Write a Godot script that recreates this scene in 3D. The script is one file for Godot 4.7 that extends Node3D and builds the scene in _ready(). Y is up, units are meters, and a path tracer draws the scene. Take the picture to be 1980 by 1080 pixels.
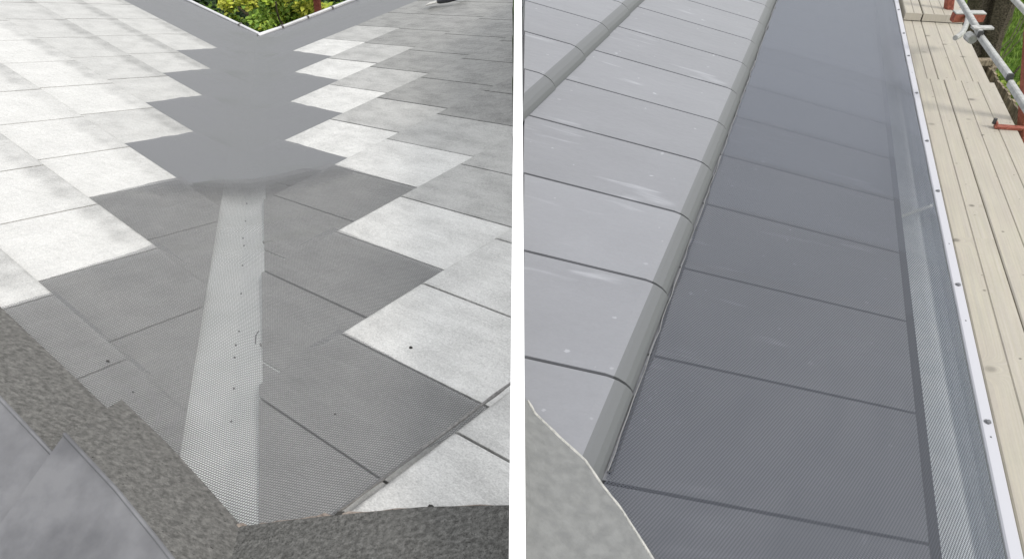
extends Node3D
# Two neighbouring roofs fitted with gutter guard mesh: on the left a pale slate valley roof, on the right a
# grey tiled eave with scaffolding, fence and garden beyond. Metres, y up.

var L := {}   # left slope of the valley roof: point = o + u * U + v * V (u away along the eave, v up the slope)
var R := {}   # right slope of the valley roof
var B := {}   # grey tiled slope (v runs down to its gutter)
var rng := RandomNumberGenerator.new()
var taken := {}
var X0 := Vector3(-0.95755, -1.61349, -2.13709)   # a point of the valley line and its direction
var VD := Vector3(0.27326, 0.21147, 0.93841)
var SLATE_T := 0.023

func _ready():
	rng.seed = 7
	# ---------------------------------------------------------------- camera, sky, sun, exposure
	var cam := Camera3D.new(); cam.name = "camera"; cam.fov = 40.85; cam.near = 0.02; cam.far = 300.0
	cam.rotation_degrees = Vector3(-41.391, 0, 0); cam.current = true; add_child(cam)
	var env := Environment.new(); env.background_mode = Environment.BG_SKY
	var sky := Sky.new(); var sm := ProceduralSkyMaterial.new()
	sm.sky_top_color = Color(0.89, 0.9, 0.915); sm.sky_horizon_color = Color(0.95, 0.95, 0.95); sm.sky_curve = 0.12
	sm.ground_bottom_color = Color(0.25, 0.26, 0.22); sm.ground_horizon_color = Color(0.6, 0.6, 0.58); sm.sun_angle_max = 1.0
	sm.energy_multiplier = 1.0
	sky.sky_material = sm; env.sky = sky; env.tonemap_mode = Environment.TONE_MAPPER_LINEAR; env.tonemap_exposure = 1.6
	env.sdfgi_enabled = true; env.ssao_enabled = true; env.ssil_enabled = true
	var we := WorldEnvironment.new(); we.name = "world_environment"; we.environment = env; add_child(we)
	var sun := DirectionalLight3D.new(); sun.name = "sun"; sun.light_energy = 0.42; sun.light_angular_distance = 16.0
	sun.light_color = Color(1.0, 0.98, 0.95); sun.shadow_enabled = true
	sun.rotation_degrees = Vector3(-52, 62, 0); add_child(sun)
	# ---------------------------------------------------------------- frames of the three slopes
	L = frame(Vector3(-1.56539, -2.1485, -4.42852), Vector3(-0.26677, 0.01745, -0.20918), Vector3(-0.17896, 0.15395, 0.3088))
	R = frame(Vector3(-1.46486, -2.12932, -4.66612), Vector3(0.19385, 0.01878, -0.17225), Vector3(0.40054, 0.14917, 0.3488))
	B = frame(Vector3(-0.25771, -0.95117, -1.27562), Vector3(0.12284, -0.04713, -0.31961), Vector3(0.57968, -0.15721, 0.02158))
	build_ground()
	build_valley_house()
	build_grey_house()
	build_valley_mesh()
	build_eave_mesh()
	build_gutters()
	build_divider()
	build_scaffold()
	build_garden()
	build_debris()

# ==================================================================== helpers
func frame(o: Vector3, u: Vector3, v: Vector3) -> Dictionary:
	var n := u.cross(v).normalized()
	if n.y < 0: n = -n
	return {"o": o, "u": u, "v": v, "n": n}
func lower(P: Dictionary, h: float) -> Dictionary:      # the parallel slope h below P that has the same joints
	var d: float = -P.n.dot(P.o); var k: float = (d + h) / d
	return {"o": P.o * k, "u": P.u * k, "v": P.v * k, "n": P.n}
func pt(P: Dictionary, u: float, v: float, h := 0.0) -> Vector3:
	return P.o + P.u * u + P.v * v + P.n * h
func to_uv(P: Dictionary, X: Vector3) -> Vector2:
	var d: Vector3 = X - P.o; var a: float = P.u.dot(P.u); var b: float = P.u.dot(P.v); var c: float = P.v.dot(P.v)
	var p: float = d.dot(P.u); var q: float = d.dot(P.v); var det := a * c - b * b
	return Vector2((p * c - q * b) / det, (q * a - p * b) / det)
func numbered(called: String) -> String:
	if not taken.has(called): taken[called] = 0; return called
	taken[called] += 1
	return "%s_%03d" % [called, taken[called]]
func thing(called: String, label: String, category: String, at := Vector3.ZERO, group := "") -> Node3D:
	var o := Node3D.new(); o.name = numbered(called); add_child(o); o.position = at
	tag(o, label, category, group); return o
func tag(o: Node, label: String, category: String, group := ""):
	o.set_meta("label", label); o.set_meta("category", category)
	if group: o.set_meta("group", group)
func put(called: String, mesh: Mesh, m: Material, parent: Node = self, at := Vector3.ZERO) -> MeshInstance3D:
	var o := MeshInstance3D.new(); o.name = numbered(called) if parent == self else called
	o.mesh = mesh; o.material_override = m; o.position = at; parent.add_child(o, true); return o
func group(called: String, parent: Node) -> Node3D:
	var o := Node3D.new(); o.name = called; parent.add_child(o, true); return o
func begin() -> SurfaceTool:
	var st := SurfaceTool.new(); st.begin(Mesh.PRIMITIVE_TRIANGLES); st.set_smooth_group(-1); return st
func done(st: SurfaceTool) -> ArrayMesh:
	st.generate_normals(); return st.commit()
func tri(st: SurfaceTool, a: Vector3, b: Vector3, c: Vector3, out: Vector3, ua := Vector2.ZERO, ub := Vector2.ZERO, uc := Vector2.ZERO):
	if (b - a).cross(c - a).dot(out) > 0:
		st.set_uv(ua); st.add_vertex(a); st.set_uv(uc); st.add_vertex(c); st.set_uv(ub); st.add_vertex(b)
	else:
		st.set_uv(ua); st.add_vertex(a); st.set_uv(ub); st.add_vertex(b); st.set_uv(uc); st.add_vertex(c)
func quad(st: SurfaceTool, a: Vector3, b: Vector3, c: Vector3, d: Vector3, out: Vector3, s := 1.0):
	var w := (b - a).length() * s; var h := (d - a).length() * s
	tri(st, a, b, c, out, Vector2(0, 0), Vector2(w, 0), Vector2(w, h)); tri(st, a, c, d, out, Vector2(0, 0), Vector2(w, h), Vector2(0, h))
func beam(st: SurfaceTool, a: Vector3, b: Vector3, side: Vector3, up: Vector3, w: float, h: float, ch := 0.0):   # a box from a to b, chamfered by ch
	side = side.normalized() * (w / 2); up = up.normalized() * (h / 2)
	var ring: Array[Vector3] = []
	if ch > 0:
		var s2 := side * (1.0 - 2.0 * ch / w); var u2 := up * (1.0 - 2.0 * ch / h)
		ring = [side + u2, s2 + up, -s2 + up, -side + u2, -side - u2, -s2 - up, s2 - up, side - u2]
	else: ring = [side + up, -side + up, -side - up, side - up]
	var n := ring.size()
	var len := (b - a).length(); var run := 0.0
	for i in n:
		var p := ring[i]; var q := ring[(i + 1) % n]; var e := (q - p).length()
		tri(st, a + p, b + p, b + q, p + q, Vector2(run, 0), Vector2(run, len), Vector2(run + e, len))
		tri(st, a + p, b + q, a + q, p + q, Vector2(run, 0), Vector2(run + e, len), Vector2(run + e, 0))
		run += e
	for i in range(1, n - 1):
		tri(st, a + ring[0], a + ring[i], a + ring[i + 1], a - b, Vector2(0, 0), Vector2(w, 0), Vector2(w, h))
		tri(st, b + ring[0], b + ring[i], b + ring[i + 1], b - a, Vector2(0, 0), Vector2(w, 0), Vector2(w, h))
func sweep(st: SurfaceTool, a: Vector3, b: Vector3, prof: Array, side: Vector3, up: Vector3):    # an open profile of Vector2(side, up) from a to b
	for i in prof.size() - 1:
		var p: Vector3 = side * prof[i].x + up * prof[i].y; var q: Vector3 = side * prof[i + 1].x + up * prof[i + 1].y
		quad(st, a + p, b + p, b + q, a + q, up)
func tube(st: SurfaceTool, pts: Array, rad: Array, sides := 8, rough := 0.0, nz: FastNoiseLite = null):
	var rings := []
	for i in pts.size():
		var t: Vector3 = (pts[mini(i + 1, pts.size() - 1)] - pts[maxi(i - 1, 0)]).normalized()
		var x := t.cross(Vector3(0.31, 0.2, 0.93)).normalized(); var y := t.cross(x); var ring := []
		for k in sides + 1:
			var a := TAU * (k % sides) / sides; var r: float = rad[i]
			if nz: r *= 1.0 + rough * nz.get_noise_3d(pts[i].x * 3 + cos(a) * 2, pts[i].y * 1.2, pts[i].z * 3 + sin(a) * 2)
			ring.append(pts[i] + (x * cos(a) + y * sin(a)) * r)
		rings.append(ring)
	for i in rings.size() - 1:
		for k in sides:
			var o: Vector3 = rings[i][k] + rings[i][k + 1] - pts[i] * 2
			tri(st, rings[i][k], rings[i][k + 1], rings[i + 1][k + 1], o); tri(st, rings[i][k], rings[i + 1][k + 1], rings[i + 1][k], o)
	for k in sides:
		tri(st, pts[0], rings[0][k], rings[0][k + 1], pts[0] - pts[1]); tri(st, pts[-1], rings[-1][k], rings[-1][k + 1], pts[-1] - pts[-2])

# ---- materials: colours are real-world (linear) values
func lin(r: float, g: float, b: float) -> Color: return Color(r, g, b).linear_to_srgb()
func mat(c: Color, rough := 0.8, spec := 0.5, metal := 0.0) -> StandardMaterial3D:
	var m := StandardMaterial3D.new(); m.albedo_color = c; m.roughness = rough; m.metallic_specular = spec; m.metallic = metal; return m
func noise(freq: float, s: int, oct := 4) -> FastNoiseLite:
	var n := FastNoiseLite.new(); n.noise_type = FastNoiseLite.TYPE_SIMPLEX_SMOOTH; n.frequency = freq; n.seed = s; n.fractal_octaves = oct; return n
func picture(w: int, h: int, f: Callable) -> ImageTexture:      # f(x, y in 0..1) gives the linear tone or colour
	var data := PackedByteArray(); data.resize(w * h * 3); var i := 0
	for y in h:
		for x in w:
			var c: Color = f.call((x + 0.5) / w, (y + 0.5) / h).linear_to_srgb()
			data[i] = clampi(int(c.r * 255), 0, 255); data[i + 1] = clampi(int(c.g * 255), 0, 255); data[i + 2] = clampi(int(c.b * 255), 0, 255); i += 3
	return ImageTexture.create_from_image(Image.create_from_data(w, h, false, Image.FORMAT_RGB8, data))
func bumps(freq: float, s: int, strength: float, size := 256, oct := 4) -> NoiseTexture2D:
	var t := NoiseTexture2D.new(); t.width = size; t.height = size; t.seamless = true; t.as_normal_map = true; t.bump_strength = strength
	t.noise = noise(freq, s, oct); return t
func grainy(c0: Color, c1: Color, freq: float, s: int, rough: float, scale: float, bump := 4.0, spec := 0.4, gain := 0.5) -> StandardMaterial3D:    # world triplanar mottle with fine relief
	var m := mat(Color.WHITE, rough, spec); var t := NoiseTexture2D.new(); t.width = 512; t.height = 512; t.seamless = true; t.noise = noise(freq, s, 6); t.noise.fractal_gain = gain
	var g := Gradient.new(); g.set_color(0, c0); g.set_color(1, c1); g.set_offset(0, 0.25); g.set_offset(1, 0.75); t.color_ramp = g
	m.albedo_texture = t; m.normal_enabled = true; m.normal_texture = bumps(freq * 2.5, s + 1, bump, 512, 5); m.normal_scale = 0.8
	m.uv1_triplanar = true; m.uv1_world_triplanar = true; m.uv1_scale = Vector3.ONE * scale; return m

# ---- clipping and laying
func rect(u0: float, v0: float, u1: float, v1: float) -> PackedVector2Array:
	return PackedVector2Array([Vector2(u0, v0), Vector2(u1, v0), Vector2(u1, v1), Vector2(u0, v1)])
func beside(a: Vector2, b: Vector2, keep: Vector2) -> PackedVector2Array:     # the large half plane of the line a-b on the side of keep
	var d := (b - a).normalized() * 60.0; var n := Vector2(-d.y, d.x)
	if n.dot(keep - a) < 0: n = -n
	return PackedVector2Array([a - d, a + d, a + d + n, a - d + n])
func cut(poly: PackedVector2Array, masks: Array) -> Array:
	var out := [poly]
	for m in masks:
		var nxt := []
		for p in out: nxt.append_array(Geometry2D.intersect_polygons(p, m))
		out = nxt
	return out
func slab(P: Dictionary, poly: PackedVector2Array, bands: Array, hf: Callable, thick: float, at: Vector2) -> ArrayMesh:   # a tile: top that follows hf(v), edges thick deep, coordinates from its corner at
	var st := begin(); var o := pt(P, at.x, at.y); var n: Vector3 = P.n
	for i in bands.size() - 1:
		for p in Geometry2D.intersect_polygons(poly, rect(-99, bands[i], 99, bands[i + 1])):
			for k in range(1, p.size() - 1):
				var q := [p[0], p[k], p[k + 1]]; var w := []
				for e in q: w.append(pt(P, e.x, e.y, hf.call(e.y)) - o)
				tri(st, w[0], w[1], w[2], n, q[0] - at, q[1] - at, q[2] - at)
	var mid := Vector2.ZERO
	for e in poly: mid += e / poly.size()
	for i in poly.size():
		var a := poly[i]; var b := poly[(i + 1) % poly.size()]; var stops := [0.0, 1.0]
		for v in bands:
			if absf(b.y - a.y) > 1e-5:
				var f: float = (v - a.y) / (b.y - a.y)
				if f > 0.001 and f < 0.999: stops.append(f)
		stops.sort()
		for k in stops.size() - 1:
			var c := a.lerp(b, stops[k]); var d := a.lerp(b, stops[k + 1])
			var p := pt(P, c.x, c.y, hf.call(c.y)) - o; var q := pt(P, d.x, d.y, hf.call(d.y)) - o
			var out: Vector3 = P.u * ((c + d) / 2 - mid).x + P.v * ((c + d) / 2 - mid).y
			tri(st, p, q, q - n * thick, out, c - at, d - at, d - at); tri(st, p, q - n * thick, p - n * thick, out, c - at, d - at, c - at)
	return done(st)
func sheet(st: SurfaceTool, P: Dictionary, regions: Array, cell: Vector2, hf: Callable, e1: Vector3, e2: Vector3, pitch: Vector2, lift := Vector3.ZERO):   # cloth that lies over a slope; hf(u, v) is its height
	for poly in regions:
		var lo: Vector2 = poly[0]; var hi: Vector2 = poly[0]
		for e in poly: lo = lo.min(e); hi = hi.max(e)
		var u0 := floorf(lo.x / cell.x) * cell.x; var v0 := floorf(lo.y / cell.y) * cell.y
		for iu in int(ceilf((hi.x - u0) / cell.x)):
			for iv in int(ceilf((hi.y - v0) / cell.y)):
				for p in Geometry2D.intersect_polygons(poly, rect(u0 + iu * cell.x, v0 + iv * cell.y, u0 + (iu + 1) * cell.x, v0 + (iv + 1) * cell.y)):
					for k in range(1, p.size() - 1):
						var w := []; var t := []
						for e in [p[0], p[k], p[k + 1]]:
							var g := pt(P, e.x, e.y); t.append(Vector2(g.dot(e1) / pitch.x, g.dot(e2) / pitch.y))
							w.append(g + (lift if lift != Vector3.ZERO else P.n) * hf.call(e.x, e.y))
						tri(st, w[0], w[1], w[2], P.n, t[0], t[1], t[2])

# ==================================================================== the pale slate valley roof
func slate_tex(s: int, band: float, streak: float, lichen: float) -> ImageTexture:
	var a := noise(2.2, s, 4); var b := noise(22.0, s + 1, 3); var c := noise(70.0, s + 2, 2); var d := noise(3.0, s + 3, 4)
	return picture(320, 384, func(x: float, y: float):
		var t := 0.9 + 0.07 * a.get_noise_2d(x, y) + 0.07 * b.get_noise_2d(x, y) + 0.15 * c.get_noise_2d(x * 0.8, y)
		t += streak * a.get_noise_2d(x * 9.0, y * 1.1 + 5.0) + streak * 0.6 * b.get_noise_2d(x * 1.6, y * 0.12)
		var edge := 0.2 + 0.07 * a.get_noise_2d(x * 2.0, 7.0) + 0.03 * b.get_noise_2d(x, y)        # darker lower margin
		t -= band * (0.75 + 0.5 * d.get_noise_2d(x, y)) * smoothstep(edge + 0.1, edge - 0.06, y)
		if c.get_noise_2d(x * 1.3 + 9, y * 1.5) > 0.42: t -= 0.16
		var l := smoothstep(-0.25, 0.6, 0.7 * d.get_noise_2d(x + 3, y * 0.8) + 0.4 * b.get_noise_2d(x * 2 + 5, y * 1.5) + 0.6 * c.get_noise_2d(x * 1.5, y * 1.5 + 3))
		t *= 1.0 - lichen * l
		if lichen > 0.2: t += 0.3 * smoothstep(0.025, 0.005, x) * clampf(a.get_noise_2d(3.0, y * 2.0) + 0.5, 0, 1)     # edge highlight painted pale along one side
		return Color(t, t * 0.988, t * 0.955))
func slate_mats() -> Dictionary:
	var nm := bumps(0.035, 31, 5.0, 256, 5)
	var out := {"left": [], "bright": [], "mid": [], "dark": [], "mesh_shade": [], "far": []}
	for i in 4: out.left.append(slate_mat(slate_tex(40 + i * 7, [0.2, 0.28, 0.12, 0.24][i], 0.03, 0.06), 0.64, nm))
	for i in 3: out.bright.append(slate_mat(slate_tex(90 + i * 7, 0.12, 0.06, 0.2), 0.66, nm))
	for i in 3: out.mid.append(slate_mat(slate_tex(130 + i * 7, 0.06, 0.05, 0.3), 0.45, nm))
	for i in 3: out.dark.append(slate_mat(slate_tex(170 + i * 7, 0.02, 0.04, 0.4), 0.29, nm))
	for i in 4: out.far.append(slate_mat(slate_tex(240 + i * 7, [0.24, 0.32, 0.16, 0.28][i], 0.04, 0.18), 0.54, nm))
	for i in 3: out.mesh_shade.append(slate_mat(slate_tex(210 + i * 7, 0.06, 0.06, 0.18), 0.47, nm))      # slates under the mesh: lost sheen and shade painted as a darker tone
	return out
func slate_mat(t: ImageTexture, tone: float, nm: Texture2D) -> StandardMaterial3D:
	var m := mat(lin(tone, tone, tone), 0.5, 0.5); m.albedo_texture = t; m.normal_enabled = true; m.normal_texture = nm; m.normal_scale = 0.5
	return m
func slates(P: Dictionary, house_part: Node, offs: Array, lo: float, hi_of: Callable, masks: Array, pick: Callable, first: int):
	var full: ArrayMesh
	var g: float = 0.0062 / P.u.length(); var gv := 0.004
	for j in offs.size():
		var row := j + first; var vj := float(row)
		var bands := [vj, vj + 0.012, vj + 0.03, vj + 1.1]
		var hf := func(v: float):
			var e := v - floorf(vj + 0.0001) ; return -SLATE_T * e - 0.006 * pow(clampf(1.0 - e / 0.03, 0, 1), 2)
		var n := int(floorf(lo - offs[j])); 
		while offs[j] + n < hi_of.call(vj):
			var a: float = offs[j] + n
			var poly := rect(a + g / 2, vj, a + 1 - g / 2, vj + 1.08)
			var whole := true
			for m in masks:
				for e in poly:
					if not Geometry2D.is_point_in_polygon(e, m): whole = false
			var at := Vector2(a, vj)
			var m: Material = pick.call(row, n)
			if whole:
				if full == null: full = slab(P, poly, bands, hf, 0.02, at)
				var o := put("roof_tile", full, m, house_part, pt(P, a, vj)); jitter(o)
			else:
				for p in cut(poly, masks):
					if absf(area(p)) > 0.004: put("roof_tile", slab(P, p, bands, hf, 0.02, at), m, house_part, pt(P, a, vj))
			n += 1
func jitter(o: Node3D):
	o.position += Vector3(rng.randf_range(-1, 1), 0, rng.randf_range(-1, 1)) * 0.0012; o.rotation.y = rng.randf_range(-1, 1) * 0.002
func area(p: PackedVector2Array) -> float:
	var s := 0.0
	for i in p.size(): s += p[i].cross(p[(i + 1) % p.size()])
	return s / 2
# courses: where the first joint beside the mesh lies in each course
var L_OFF := [2.7, 1.28, 0.0, -1.29, -2.62, -3.84, -5.11, -6.43]           # courses -1 .. 6
var R_OFF := [1.2, 0.0, -1.27, -2.64, -4.02, -4.4, -5.76, -7.12, -7.51]     # courses -1 .. 7
func l_edge() -> Array: return [Vector2(-4.051, 3.618), Vector2(-7.492, 6.289)]        # edges of the metal strip in the valley
func r_edge() -> Array: return [Vector2(-5.177, 3.711), Vector2(-8.977, 6.793)]
func l_ridge() -> PackedVector2Array: return beside(Vector2(-5.4, 6.43), Vector2(-8.16, 6.43), Vector2(0, 0))
func r_ridge() -> PackedVector2Array: return beside(Vector2(-9.025, 6.83), Vector2(-7.861, 7.50), Vector2(0, 0))
func r_seam() -> PackedVector2Array: return beside(to_uv(R, pt(R, 3.68, 1.876)), Vector2(-3.35, 5.279), Vector2(-3, 0))
func build_valley_house():
	var house := thing("house", "house roof of pale slates with an open metal valley between two slopes", "house", pt(L, 0, 0) * Vector3(1, 0, 1) + Vector3(0, -4.3, 0))
	var inv: Vector3 = -house.position
	var ms := slate_mats(); var deck := mat(lin(0.03, 0.03, 0.032), 0.9)
	var le := l_edge(); var re := r_edge()
	var ls := group("roof_slope", house); ls.position = inv
	slates(L, ls, L_OFF, -9.0, func(v): return 9.5 - 1.6 * maxf(v, 0), [beside(le[0], le[1], Vector2(5, 5)), l_ridge()], func(row, n): return ms.mesh_shade[posmod(row + n, 3)] if n < (1 if row == 6 else 0) else (ms.left if row > 3 or (row == 3 and n > 0) else ms.far)[(row * 5 + n * 3 + (row * n) % 2 + 40) % 4], -1)
	var rs := group("roof_slope", house); rs.position = inv
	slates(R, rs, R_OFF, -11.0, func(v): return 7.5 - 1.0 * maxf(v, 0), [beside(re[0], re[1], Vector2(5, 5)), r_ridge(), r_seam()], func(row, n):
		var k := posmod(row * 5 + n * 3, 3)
		if n < 0 and row < 7: return ms.mesh_shade[k]
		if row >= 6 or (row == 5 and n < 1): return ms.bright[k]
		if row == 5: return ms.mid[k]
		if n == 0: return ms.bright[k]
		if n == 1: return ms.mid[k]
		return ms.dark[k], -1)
	# decks under the slates
	for a in [[L, ls, [beside(le[0], le[1], Vector2(5, 5)), l_ridge()], rect(-9, -1.1, 9, 6.6)], [R, rs, [beside(re[0], re[1], Vector2(5, 5)), r_ridge(), r_seam()], rect(-10, -1.1, 7, 8)]]:
		var st := begin()
		for p in cut(a[3], a[2]):
			for k in range(1, p.size() - 1):
				tri(st, pt(a[0], p[0].x, p[0].y, -0.05), pt(a[0], p[k].x, p[k].y, -0.05), pt(a[0], p[k + 1].x, p[k + 1].y, -0.05), a[0].n)
		put("roof_deck", done(st), deck, a[1])
	# metal strip in the valley: two wings folded along the crease, with a line of nails
	var metal := grainy(lin(0.74, 0.76, 0.745), lin(0.84, 0.85, 0.835), 0.012, 11, 0.5, 0.9, 1.0, 0.5)
	var st := begin()
	var far := X0 - VD * 3.75; var near := X0 + VD * 1.52; var sink := Vector3(0, -0.02, 0)
	for s in 12:
		var p := far.lerp(near, s / 12.0); var q := far.lerp(near, (s + 1) / 12.0)
		for w in [[L, 0.47], [R, 0.62]]:
			var a: Vector3 = p + w[0].u * w[1]; var b: Vector3 = q + w[0].u * w[1]
			quad(st, p + sink, q + sink, b + w[0].n * -0.026, a + w[0].n * -0.026, Vector3.UP)
	var flashing := put("valley_flashing", done(st), metal, house, inv)
	flashing.set_meta("label", "pale grey metal strip folded into the valley")
	var dark := mat(lin(0.08, 0.075, 0.07), 0.6)
	for t in [-0.22, -0.05, 0.1, 0.16, 0.31, 0.5, 0.72, 0.79, 0.85, 0.99, 1.12]:
		var nb := begin(); tube(nb, [Vector3(0, -0.004, 0), Vector3(0, 0.002, 0)], [0.0035, 0.0025], 7)
		put("nail", done(nb), dark, flashing, X0 + VD * t + sink + Vector3(rng.randf_range(-0.003, 0.006), 0.001, 0))
	# ridge capping: angular concrete pieces along the top of both slopes
	var ridge := group("ridge", house); ridge.position = inv
	var coarse := grainy(lin(0.08, 0.078, 0.074), lin(0.24, 0.233, 0.22), 0.06, 51, 0.95, 2.0, 8.0, 0.3, 0.72)
	var smooth := grainy(lin(0.11, 0.11, 0.117), lin(0.19, 0.19, 0.198), 0.01, 61, 0.7, 0.9, 1.5, 0.4, 0.62)
	cap(ridge, coarse, smooth, [Vector2(-3.6, 6.36), Vector2(-7.02, 6.375)], 0.012, -0.46, 0.085)
	cap(ridge, coarse, smooth, [Vector2(-6.92, 6.325), Vector2(-7.43, 6.335), Vector2(-7.84, 6.362), Vector2(-8.3, 6.40)], 0.04, -0.5, 0.122)
	# ridge piece of the right slope, with its mortar bed
	var rr: Array[Vector3] = []; var rt: Array[Vector3] = []
	var dark_grain := grainy(lin(0.055, 0.054, 0.051), lin(0.2, 0.196, 0.186), 0.06, 71, 0.95, 2.2, 10.0, 0.3, 0.75)
	for q in [Vector2(-9.16, 6.73), Vector2(-9.03, 6.80), Vector2(-8.83, 6.90), Vector2(-8.62, 7.01), Vector2(-8.2, 7.24), Vector2(-7.86, 7.47)]:
		rr.append(pt(R, q.x, q.y, 0.022)); rt.append(pt(R, q.x - 0.45, q.y + 0.6, 0.12))
	cap_strip(ridge, dark_grain, rr, rt, 0.02)
	var mortar := grainy(lin(0.17, 0.14, 0.12), lin(0.36, 0.31, 0.27), 0.05, 81, 0.95, 2.0, 8.0)
	for e in [[pt(L, -8.22, 6.40, 0.02), pt(R, -9.06, 6.80, 0.02), 0.012], [pt(R, -9.0, 6.815, 0.008), pt(R, -8.6, 7.0, 0.008), 0.010], [pt(R, -8.6, 7.0, 0.008), pt(R, -7.9, 7.42, 0.008), 0.009], [pt(L, -7.46, 6.35, 0.008), pt(L, -7.86, 6.37, 0.008), 0.011]]:
		var mb := begin(); var pts := []; var rad := []
		for i in 11:
			pts.append(e[0].lerp(e[1], i / 10.0)); rad.append(e[2] * (0.4 if i in [0, 10] else rng.randf_range(0.7, 1.15)))
		tube(mb, pts, rad, 9); put("mortar", done(mb), mortar, ridge)
	var fl: Array[Vector3] = [pt(L, -8.2, 6.41, 0.012), pt(R, -9.16, 6.74, 0.008)]; var fh: Array[Vector3] = [pt(L, -8.25, 7.0, 0.05), pt(R, -9.7, 7.45, 0.07)]
	var ms2 := begin(); quad(ms2, fl[0], fl[1], fh[1], fh[0], Vector3.UP); put("mortar", done(ms2), mortar, ridge)
	# the back slope behind the ridge and the walls below
	var back := begin(); var d0: Vector3 = pt(L, -3.0, 6.75, -0.03); var d1: Vector3 = pt(L, -9.4, 6.75, -0.03)
	quad(back, d0, d1, d1 + Vector3(0.5, -0.6, 0.9), d0 + Vector3(-0.9, -0.6, 0.5), Vector3.UP)
	for i in rt.size() - 1: quad(back, rt[i] + Vector3(0, -0.03, 0), rt[i + 1] + Vector3(0, -0.03, 0), rt[i + 1] + Vector3(0, -0.6, 1.4), rt[i] + Vector3(-0.2, -0.6, 1.4), Vector3.UP)
	put("roof_slope", done(back), smooth, house, inv)
	var render := grainy(lin(0.5, 0.48, 0.45), lin(0.62, 0.6, 0.56), 0.03, 91, 0.9, 1.0, 3.0)
	var corner := pt(L, 2.2, -1.1, -0.1)
	for e in [[pt(L, 9, -1.1, -0.1), corner], [corner, pt(R, 6.0, -1.1, -0.1)]]:
		var wb := begin(); var a: Vector3 = e[0] + Vector3(0, 0, 0.3); var b: Vector3 = e[1] + Vector3(0, 0, 0.3)
		var dn := Vector3(0, -(a.y + 4.3), 0); var dm := Vector3(0, -(b.y + 4.3), 0); var th := Vector3(0, 0, 0.2)
		quad(wb, a, b, b + dm, a + dn, Vector3.FORWARD); quad(wb, a + th, b + th, b + dm + th, a + dn + th, Vector3.BACK); quad(wb, a, b, b + th, a + th, Vector3.UP)
		put("wall", done(wb), render, house, inv)
func cap_strip(parent: Node, m: Material, low: Array[Vector3], high: Array[Vector3], thick: float):
	var st := begin()
	for i in low.size() - 1:
		for k in 4:      # slightly rounded face
			var f := [low[i].lerp(high[i], k / 4.0), low[i + 1].lerp(high[i + 1], k / 4.0), low[i + 1].lerp(high[i + 1], (k + 1) / 4.0), low[i].lerp(high[i], (k + 1) / 4.0)]
			quad(st, f[0], f[1], f[2], f[3], Vector3.UP)
		quad(st, low[i], low[i + 1], low[i + 1] + Vector3(0, -thick, 0), low[i] + Vector3(0, -thick, 0), low[i] - high[i])
	quad(st, low[0], high[0], high[0] + Vector3(0, -thick, 0), low[0] + Vector3(0, -thick, 0), low[0] - low[1])
	quad(st, low[-1], high[-1], high[-1] + Vector3(0, -thick, 0), low[-1] + Vector3(0, -thick, 0), low[-1] - low[-2])
	put("ridge_tile", done(st), m, parent)
func cap(parent: Node, rough: Material, smooth: Material, edge: Array, h: float, _w: float, rise: float):
	# crest runs parallel to the edge, further up; the far wing falls away behind it
	var low: Array[Vector3] = []; var crest: Array[Vector3] = []; var back: Array[Vector3] = []
	for q in edge:
		low.append(pt(L, q.x, q.y, h)); crest.append(pt(L, q.x - 0.34, q.y + 0.50, rise)); back.append(pt(L, q.x - 0.5, q.y + 1.0, rise - 0.16))
	cap_strip(parent, rough, low, crest, 0.02); cap_strip(parent, smooth, back, crest, 0.02)
	var st := begin(); var r := []      # worn, rounded crest
	for i in crest.size(): r.append(0.004)
	tube(st, crest, r, 6); put("ridge_crest", done(st), smooth, parent)

# ==================================================================== the grey tiled roof
func grey_tex(s: int) -> ImageTexture:
	var a := noise(1.6, s, 4); var b := noise(18.0, s + 1, 3); var c := noise(60.0, s + 2, 2)
	var spots := []; var r := RandomNumberGenerator.new(); r.seed = s
	for i in 8: spots.append([r.randf(), r.randf(), r.randf_range(0.002, 0.009), r.randf_range(0.15, 0.6), r.randf_range(0.3, 0.7)])
	return picture(256, 384, func(x: float, y: float):
		var t := 0.9 + 0.06 * a.get_noise_2d(x, y) + 0.025 * b.get_noise_2d(x, y) + 0.03 * c.get_noise_2d(x, y)
		var scuff := smoothstep(0.38, 0.75, a.get_noise_2d(x * 2.2 + 3, y * 0.7 + 8)) * (0.4 + 0.6 * clampf(b.get_noise_2d(x * 1.2, y * 0.25) + 0.4, 0, 1))
		t += 0.55 * scuff
		for p in spots:
			var d := Vector2((x - p[0]) * p[4], y - p[1]).length() + 0.006 * b.get_noise_2d(x * 2, y * 2)
			if d < p[2]: t += p[3]
		t *= 0.45
		return Color(t * 0.985, t * 0.99, t * 1.02))
var B_NOSE := [[-0.06, 0.0], [0.955, 0.0], [0.98, -0.002], [1.0, -0.005], [1.028, -0.012], [1.05, -0.021], [1.064, -0.030], [1.070, -0.037]]
func nose_h(v: float) -> float:
	for i in B_NOSE.size() - 1:
		if v <= B_NOSE[i + 1][0]: return lerpf(B_NOSE[i][1], B_NOSE[i + 1][1], clampf((v - B_NOSE[i][0]) / (B_NOSE[i + 1][0] - B_NOSE[i][0]), 0, 1))
	return -0.036
func b_ridge() -> PackedVector2Array: return beside(Vector2(-1.365, 0.773), Vector2(-2.15, 1.258), Vector2(5, 1.5))
func b_seam() -> PackedVector2Array: return beside(Vector2(-1.365, 0.763), Vector2(4.99, -0.53), Vector2(5, 5))
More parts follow.
